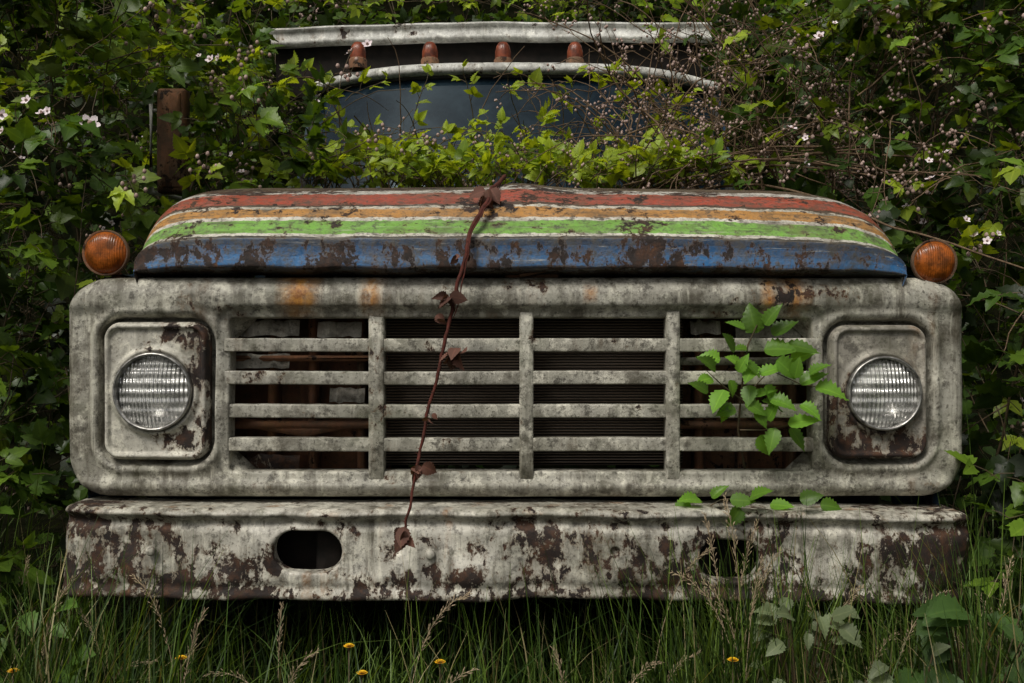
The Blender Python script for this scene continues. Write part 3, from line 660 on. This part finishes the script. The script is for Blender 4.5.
# hanging dead cane in front of grille
mb=MB()
cp=[(505,176,.50),(494,188,.17),(486,203,.05),(478,216,-.01),(466,246,-.065),(457,290,-.075),(444,345,-.085),(431,400,-.09),(421,450,-.10),(407,515,-.14),(402,548,-.135)]
cp=np.array([P3(*c) for c in cp]); tt=np.linspace(0,len(cp)-1,90)
base=np.stack([np.interp(tt,range(len(cp)),cp[:,k]) for k in range(3)],1)
base[:,0]+=np.array([.010*mn.noise(Vector((t*1.3,4,0)))+.004*mn.noise(Vector((t*4,4,0))) for t in tt])
for s_ in range(2):
    pts=base+np.stack([np.array([.004*s_*mn.noise(Vector((t*.9,s_*7,k)))*2.2 for t in tt]) for k in (0,3,6)],1)+np.array([.006*s_,-.002*s_,0])
    if s_==1: pts=pts[8:50]
    mb.tube(pts,np.linspace(.0052,.0026,len(pts))*(1.15,.5)[s_]*np.array([1+.25*mn.noise(Vector((k*.6,s_,0))) for k in range(len(pts))]),6)
for i in range(6,88):
    if R()<.45:
        d=nrm(rv()*np.array([1,.4,.5])); q=base[i]; mb.tube([q,q+d*U(.005,.012)],[.0013,.0003],4)
DR=np.array([.12,.055,.04])
root=empty('hanging_dead_cane',tuple(cp[1])); tag(root,'reddish dead bramble cane with curled brown leaves hanging from the hood across the grille','dead bramble')
o=mb.build('cane',REDC,root); o.location=-root.location
for px,py,Y,n,sz in ((489,195,.10,8,.045),(450,294,-.09,7,.045),(462,252,-.07,3,.025),(453,352,-.1,8,.048),(436,318,-.09,2,.03),(419,466,-.12,6,.035),(404,532,-.15,5,.045),(430,410,-.1,3,.025)):
    F=Fol(); cc=P3(px,py,Y); col=DR*U(.8,1.2)
    for k in range(n): F.leaf(cc+rv()*.007,nrm(rv()*.7+np.array([0,-.2,-1.])),nrm(rv()+np.array([0,-1,0])),sz*U(.7,1.2),col*U(.6,1.4))
    F.build('withered_leaf',T_HI,DRYL,root).location=-root.location

# green sprig through grille on right
F=Fol()
def stem(pp,r=.003):
    pts=np.array([P3(*q) for q in pp]); F.mb.tube(pts,np.linspace(r,r*.5,len(pts)),6,cap=False)
stem([(745,470,.06),(738,430,.02),(742,385,-.02),(748,345,-.03),(757,325,-.04)]); stem([(742,400,-.01),(770,370,-.03),(800,384,-.04),(835,390,-.04)],.002)
stem([(742,400,-.01),(722,385,-.03),(706,370,-.03)],.002); stem([(740,430,.0),(765,430,-.02),(790,425,-.04)],.002); stem([(700,512,.0),(720,500,-.03),(745,497,-.03)],.002)
SG=np.array([.14,.29,.035])
SP=[(757,333,-.3,1,.055),(764,350,1,.1,.06),(786,345,1,-.2,.07),(772,335,.8,.6,.06),(748,350,-1,.2,.04),(742,365,-.8,.5,.042),(715,370,-.7,.7,.045),(712,378,-1,-.2,.045),(724,390,-.6,-.9,.05),
     (738,372,.4,1,.045),(760,375,1,.5,.05),(765,385,.5,-1,.05),(800,384,1,.6,.055),(815,388,1,-.2,.062),(795,378,.1,1,.04),(745,402,.8,-.5,.05),(735,408,-1,-.3,.04),(788,424,1,.25,.058),(790,428,.6,-1,.06),(775,428,-.3,-1,.05),(768,420,.2,.9,.045),
     (700,500,-1,.2,.05),(712,498,.5,.6,.045),(730,500,1,0,.05),(690,503,-.8,-.5,.04),(745,360,.6,-.8,.045),(752,395,.9,.3,.04),(728,405,-.3,-1,.04),(776,360,.7,-.6,.05),(755,410,.5,-.8,.045),(708,392,-.6,.4,.04),(745,328,-.9,.4,.04),(800,405,.8,-.5,.045),(750,385,-.2,-1,.045),(770,400,.9,-.2,.05),(730,380,.2,-.9,.04),
     (750,498,.6,.5,.045),(770,505,1,.1,.05),(800,500,.8,.3,.045),(820,505,1,-.1,.04),(740,508,-.4,-.6,.04),(765,325,.4,.8,.05),(790,360,.9,.4,.05),(755,365,-.5,-.7,.045),(780,410,-.6,.5,.045),(735,350,-.6,.8,.045),(720,360,-.9,.3,.04),(810,375,.7,.7,.045),(760,435,.4,-.9,.045)]
for px,py,ax,az,sz in SP:
    F.leaf(P3(px,py,-.045+U(-.05,.02)),nrm(np.array([ax,-.25+U(-.4,.3),az*.9])),nrm(np.array([U(-.6,.6),-.7,.75+U(-.5,.5)])),sz*U(1.0,1.35),SG*U(.4,1.5))
root=empty('bramble_sprig',tuple(P3(745,470,.06))); tag(root,'fresh green bramble sprig growing out through the right end of the grille','bramble')
for o in (F.build('foliage',T_HI,BRIGHT,root),F.mb.build('stems',CANE,root)): o.location=-root.location

# ================================================================= GROUND & GRASS
n=120; xs=np.linspace(-60,60,n); xs=np.sign(xs)*np.abs(xs/60)**2.2*60
X,Yg=np.meshgrid(xs,xs,indexing='ij'); Z=fbm(X,Yg,X*0,.6,.05,3); G=np.stack([X,Yg,Z-.03],-1)
mb=MB(); mb.grid(G); tag(mb.build('ground',SOIL),kind='structure')
X,Yg=np.meshgrid(np.linspace(-16,16,80),np.linspace(0,1,40),indexing='ij')
Y2=4.6+6*Yg+.012*X**2*-1; Z=-.1+7.5*smooth01(Yg*1.05)+fbm(X,Yg*4,X*0,.8,.35,3)*Yg
mb=MB(); mb.grid(np.stack([X,Y2,Z],-1)); tag(mb.build('sky_blocking_bank',SOIL),kind='structure')  # added bank, blocks the bright sky behind the brambles
F=Fol()
for i in range(2000):
    x=U(-6,6); t=R(); p=np.array([x,4.5+5*t-.012*x*x-U(0,.3),.1+7.*float(smooth01(t*.9))+U(0,.3)])
    for k in range(3): F.leaf(p+rv()*.12,nrm(rv()+UP*.2),nrm(UP+rv()*.5-np.array([0,.6,0])),U(.10,.17),(DG if R()<.6 else MG)*U(.4,1.))
tag(F.build('bank_undergrowth',T_LO,LEAF),'dark mass of undergrowth covering the added sky-blocking bank behind the truck','undergrowth',kind='stuff')
def blades(specs,wd,colf):
    Vs=[];Cs=[];seg=7; ts=np.linspace(0,1,seg)
    for x,y,h,k_ in specs:
        a=U(0,6.283); ln=U(.05,k_)*h; b=np.array([math.cos(a)*ln,math.sin(a)*ln*.8]); w=wd*U(.5,1.4); wa=a+1.57+U(-.5,.5); c=colf()
        wx,wy=math.cos(wa)*w,math.sin(wa)*w; kk=U(1.2,1.9)
        if abs(wx)<w*.4: wx=w*.6
        for t in ts:
            px=x+b[0]*t*t; py=y+b[1]*t*t; pz=h*(t-.30*(ln/h)*t**3*kk); ww=(1-t**1.6)*.9+.1
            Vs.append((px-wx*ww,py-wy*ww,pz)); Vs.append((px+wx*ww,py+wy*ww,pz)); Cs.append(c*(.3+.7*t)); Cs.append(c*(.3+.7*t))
    k=len(Vs)//(2*seg); q=np.array([(2*j,2*j+2,2*j+3,2*j+1) for j in range(seg-1)])
    Q=q[None]+(np.arange(k)*2*seg)[:,None,None]
    Cs=np.array(Cs); Cs=np.concatenate([Cs,np.ones((len(Cs),1))],1)
    return np.array(Vs),Q.reshape(-1,4),Cs
def gh(x,y):
    e=smooth01((abs(x)-.55)/.5); nz=mn.noise(Vector((x*3.1,y*3.1,2.)))
    h=U(.30,.52)+.12*nz+.30*float(e)*R()*(1+nz)
    if R()<.10: h+=U(.05,.20)
    if abs(x)<1.0 and y>-.12: h=min(h,.50)
    return h
GC=[np.array([.07,.135,.02]),np.array([.15,.24,.04]),np.array([.03,.065,.012]),np.array([.36,.31,.15])]
def gcol(): return (GC[min(3,int(R()*3.3))])*U(.5,1.4)
sp=[]
for i in range(8500):
    x,y=U(-1.9,1.9),U(-.66,.35); sp.append((x,y,gh(x,y),U(.3,1.1)))
for i in range(620):   # taller clump by the right bumper hole
    x,y=random.gauss(.50,.12),U(-.34,-.14); sp.append((x,y,U(.42,.74),U(.25,.8)))
for i in range(240):
    x,y=random.gauss(-.93,.10),U(-.34,-.14); sp.append((x,y,U(.40,.72),U(.3,.9)))
for i in range(420):
    x,y=random.gauss(.95,.16),U(-.34,-.14); sp.append((x,y,U(.40,.76),U(.3,.9)))
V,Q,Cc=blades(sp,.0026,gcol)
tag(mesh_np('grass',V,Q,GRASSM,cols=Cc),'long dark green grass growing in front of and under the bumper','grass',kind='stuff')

def seed_stalk(px,py,Y,lean,label,sz=1.,grp=None):
    top=P3(px,py,Y); b=np.array([top[0]-lean*.5,Y+U(-.03,.03),0.]); mb=MB(); ts=np.linspace(0,1,16)
    pts=np.array([b*(1-t)+np.array([top[0]-lean*.35,Y,top[2]+.02])*t+np.array([lean*.6*t**4,0,-.05*abs(lean)*6*t**8]) for t in ts])
    mb.tube(pts,np.linspace(.0015,.0006,16),4)
    for k in range(52):
        t=k/52; f=1-t*.2*sz/max(.2,top[2])*1.0; i=min(14,int(f*15)); u_=f*15-i; q=pts[i]*(1-u_)+pts[i+1]*u_; dirn=nrm(pts[i+1]-pts[i])
        a=rv(); a=nrm(nrm(a-dirn*np.dot(a,dirn))*.6+dirn); L=(.003+.012*math.sin(math.pi*min(1,t*1.05+.04)))*sz
        e=q+a*L; mb.tube([q,e],[.0004,.0004],3,cap=False,m=1)
        mb.tube([e-a*.003,e+a*.001,e+a*.006],[.0003,.0012*sz,.0002],4,m=1)
    o=mb.build('grass_stalk',[STRAW,STRAW]); o.data.transform(Matrix.Translation((-b[0],-b[1],0))); o.location=(b[0],b[1],0)
    tag(o,label,'grass stalk',grp); return o
SL=[(445,575,-.25,.20,'seed-headed grass stalk leaning right below the hanging dead cane'),(732,497,-.14,-.06,'tall straw-coloured grass stalk rising in front of the right bumper hole, highest of its cluster'),
 (748,520,-.16,.08,'feathery grass stalk just right of the tallest one at the right bumper hole'),(764,540,-.18,.14,'shorter feathery grass stalk right of the right bumper hole'),
 (640,648,-.3,.16,'low grass stalk with bent seed head near the bottom centre right'),(60,570,-.2,.12,'pale grass stalk in front of the left end of the bumper'),(196,608,-.25,.08,'pinkish grass stalk below the left bumper hole'),
 (150,566,-.2,-.14,'thin grass stalk left of the left bumper hole'),(990,590,-.15,-.1,'pale grass stalk at the right end of the bumper'),(300,640,-.3,.14,'grass stalk low in the grass left of centre'),(845,575,-.2,.15,'grass stalk in front of the rusty right third of the bumper'),
 (820,600,-.25,-.1,'grass stalk standing over the broad pale weed'),(455,655,-.32,.16,'grass stalk beside the centre yellow flower'),(720,570,-.25,-.14,'drooping grass stalk below the right bumper hole'),(22,560,-.1,.05,'grass stalk at the far left edge')]
for a in SL: seed_stalk(a[0],a[1],a[2],a[3],a[4],U(.8,1.15))
for px,py in ((90,600),(130,640),(235,650),(280,612),(560,650),(680,640),(780,590),(700,550),(950,600),(880,625),(1005,560),(755,560),(925,575),(690,530),(712,515)):
    seed_stalk(px,py,U(-.3,-.16),U(-.24,.24),'thin pale grass stalk with a small seed head among the grass below the bumper',U(.5,1.),'small seed-headed grass stalks in front of the bumper')
def flower(px,py,Y,label):
    t=P3(px,py,Y); mb=MB()
    mb.tube([(U(-.02,.02),.01,-t[2]),(.0,0,-t[2]*.5),(0,0,-.004)],[.0016,.0014,.0012],5)
    for L,zz,n_ in ((.011,.0,14),(.008,.003,11),(.005,.005,8)):
        for k in range(n_):
            a=k*6.283/n_+L*99; d=np.array([math.cos(a),math.sin(a),.25]); b=np.array([-math.sin(a),math.cos(a),0])*.0016
            mb.grid(np.array([[-b+UP*zz,b+UP*zz],[d*L-b*1.3+UP*zz,d*L+b*1.3+UP*zz]]),1)
    mb.lathe([(0,-.008),(.003,-.007),(.004,0),(.003,.002)],(0,0,0),'Z',8,m=0)
    o=mb.build('yellow_flower',[CANE,YEL]); o.location=t; tag(o,label,'flower'); return o
for a in ((181,659,-.34,'yellow flower in the grass under the left bumper hole'),(349,647,-.3,'small yellow flower in the grass left of the hanging cane, higher of two'),(362,674,-.36,'small yellow flower at the bottom edge left of centre, lower of two'),
          (440,663,-.32,'small yellow flower in the grass just right of the hanging dead cane'),(733,661,-.36,'small yellow flower in the grass under the right bumper hole'),(13,672,-.36,'yellow flower in the bottom left corner')): flower(*a)
def weed(px,py,Y,n,sz,col,label,name='broadleaf_weed'):
    F=Fol(); b=P3(px,py,Y); b[2]=0; H=PZ(py,Y)
    for k in range(n):
        h=H*U(.62,1.05); a=U(0,6.28); top=np.array([math.cos(a)*U(.03,.11),math.sin(a)*.06-.02,h])
        F.mb.tube([(0,0,0),(top[0]*.3,top[1]*.3,h*.6),tuple(top)],[.003,.0025,.0015],5,cap=False)
        d=nrm(np.array([math.cos(a),-.5,U(-.9,.6)]))
        F.leaf(top,d,nrm(np.array([U(-.4,.4),-.7,.8])),sz*U(.6,1.25),col*U(.6,1.3))
    root=empty(name,(b[0],b[1],0)); tag(root,label,'weed'); F.build('foliage',T_HI,GRASSM,root); F.mb.build('stems',CANE,root)
weed(800,610,-.28,46,.050,np.array([.16,.20,.10]),'weed with pale grey-green leaves in front of the right part of the bumper')
weed(975,615,-.32,30,.085,np.array([.055,.11,.025]),'broad-leaved weed in the bottom right corner')
weed(905,650,-.32,12,.055,np.array([.18,.22,.12]),'small pale weed between the two larger weeds at bottom right')
weed(35,600,-.2,16,.06,np.array([.08,.16,.025]),'leafy weed at the left end of the bumper')
weed(610,690,-.05,8,.05,np.array([.05,.11,.03]),'small dark weed under the middle of the bumper')
o=bpy.data.objects.new('white_blossom',BLO); C.objects.link(o); p=P3(90,124,.35); o.location=p; o.rotation_euler=(1.1,.3,.3); o.scale=(1.8,1.8,2.4); tag(o,'largest white blossom, left of the rusty mirror','flower')

# ================================================================= LIGHT, WORLD, CAMERA
sc=bpy.context.scene
w=bpy.data.worlds.new('World'); sc.world=w; w.use_nodes=True; nt=w.node_tree; bg=nt.nodes['Background']
sd=Vector((-.40,-.66,1.0)).normalized(); el=math.asin(sd.z); az=math.atan2(sd.x,sd.y)
sky=nt.nodes.new('ShaderNodeTexSky'); sky.sky_type='NISHITA'; sky.sun_disc=False; sky.sun_elevation=el; sky.sun_rotation=az; sky.dust_density=5; sky.air_density=1.
hs=nt.nodes.new('ShaderNodeHueSaturation'); hs.inputs['Saturation'].default_value=.30
nt.links.new(sky.outputs[0],hs.inputs['Color'])
tint=mix(nt,1.,hs.outputs[0],(1.,.98,.93),'MULTIPLY')
nt.links.new(tint,bg.inputs[0]); bg.inputs[1].default_value=.082
L=bpy.data.lights.new('sun','SUN'); L.energy=2.3; L.angle=math.radians(18); L.color=(1.,.96,.88)
lo=bpy.data.objects.new('sun',L); C.objects.link(lo); lo.rotation_euler=(-sd).to_track_quat('-Z','Y').to_euler()
cam=bpy.data.cameras.new('camera'); cam.sensor_width=36; cam.lens=FP/1024*36; cam.clip_end=500; cam.clip_start=.02
co=bpy.data.objects.new('camera',cam); C.objects.link(co); co.location=(0,-DC,ZC); co.rotation_euler=(math.radians(90),0,0); sc.camera=co
sc.view_settings.view_transform='Standard'; sc.view_settings.look='None'; sc.view_settings.exposure=0
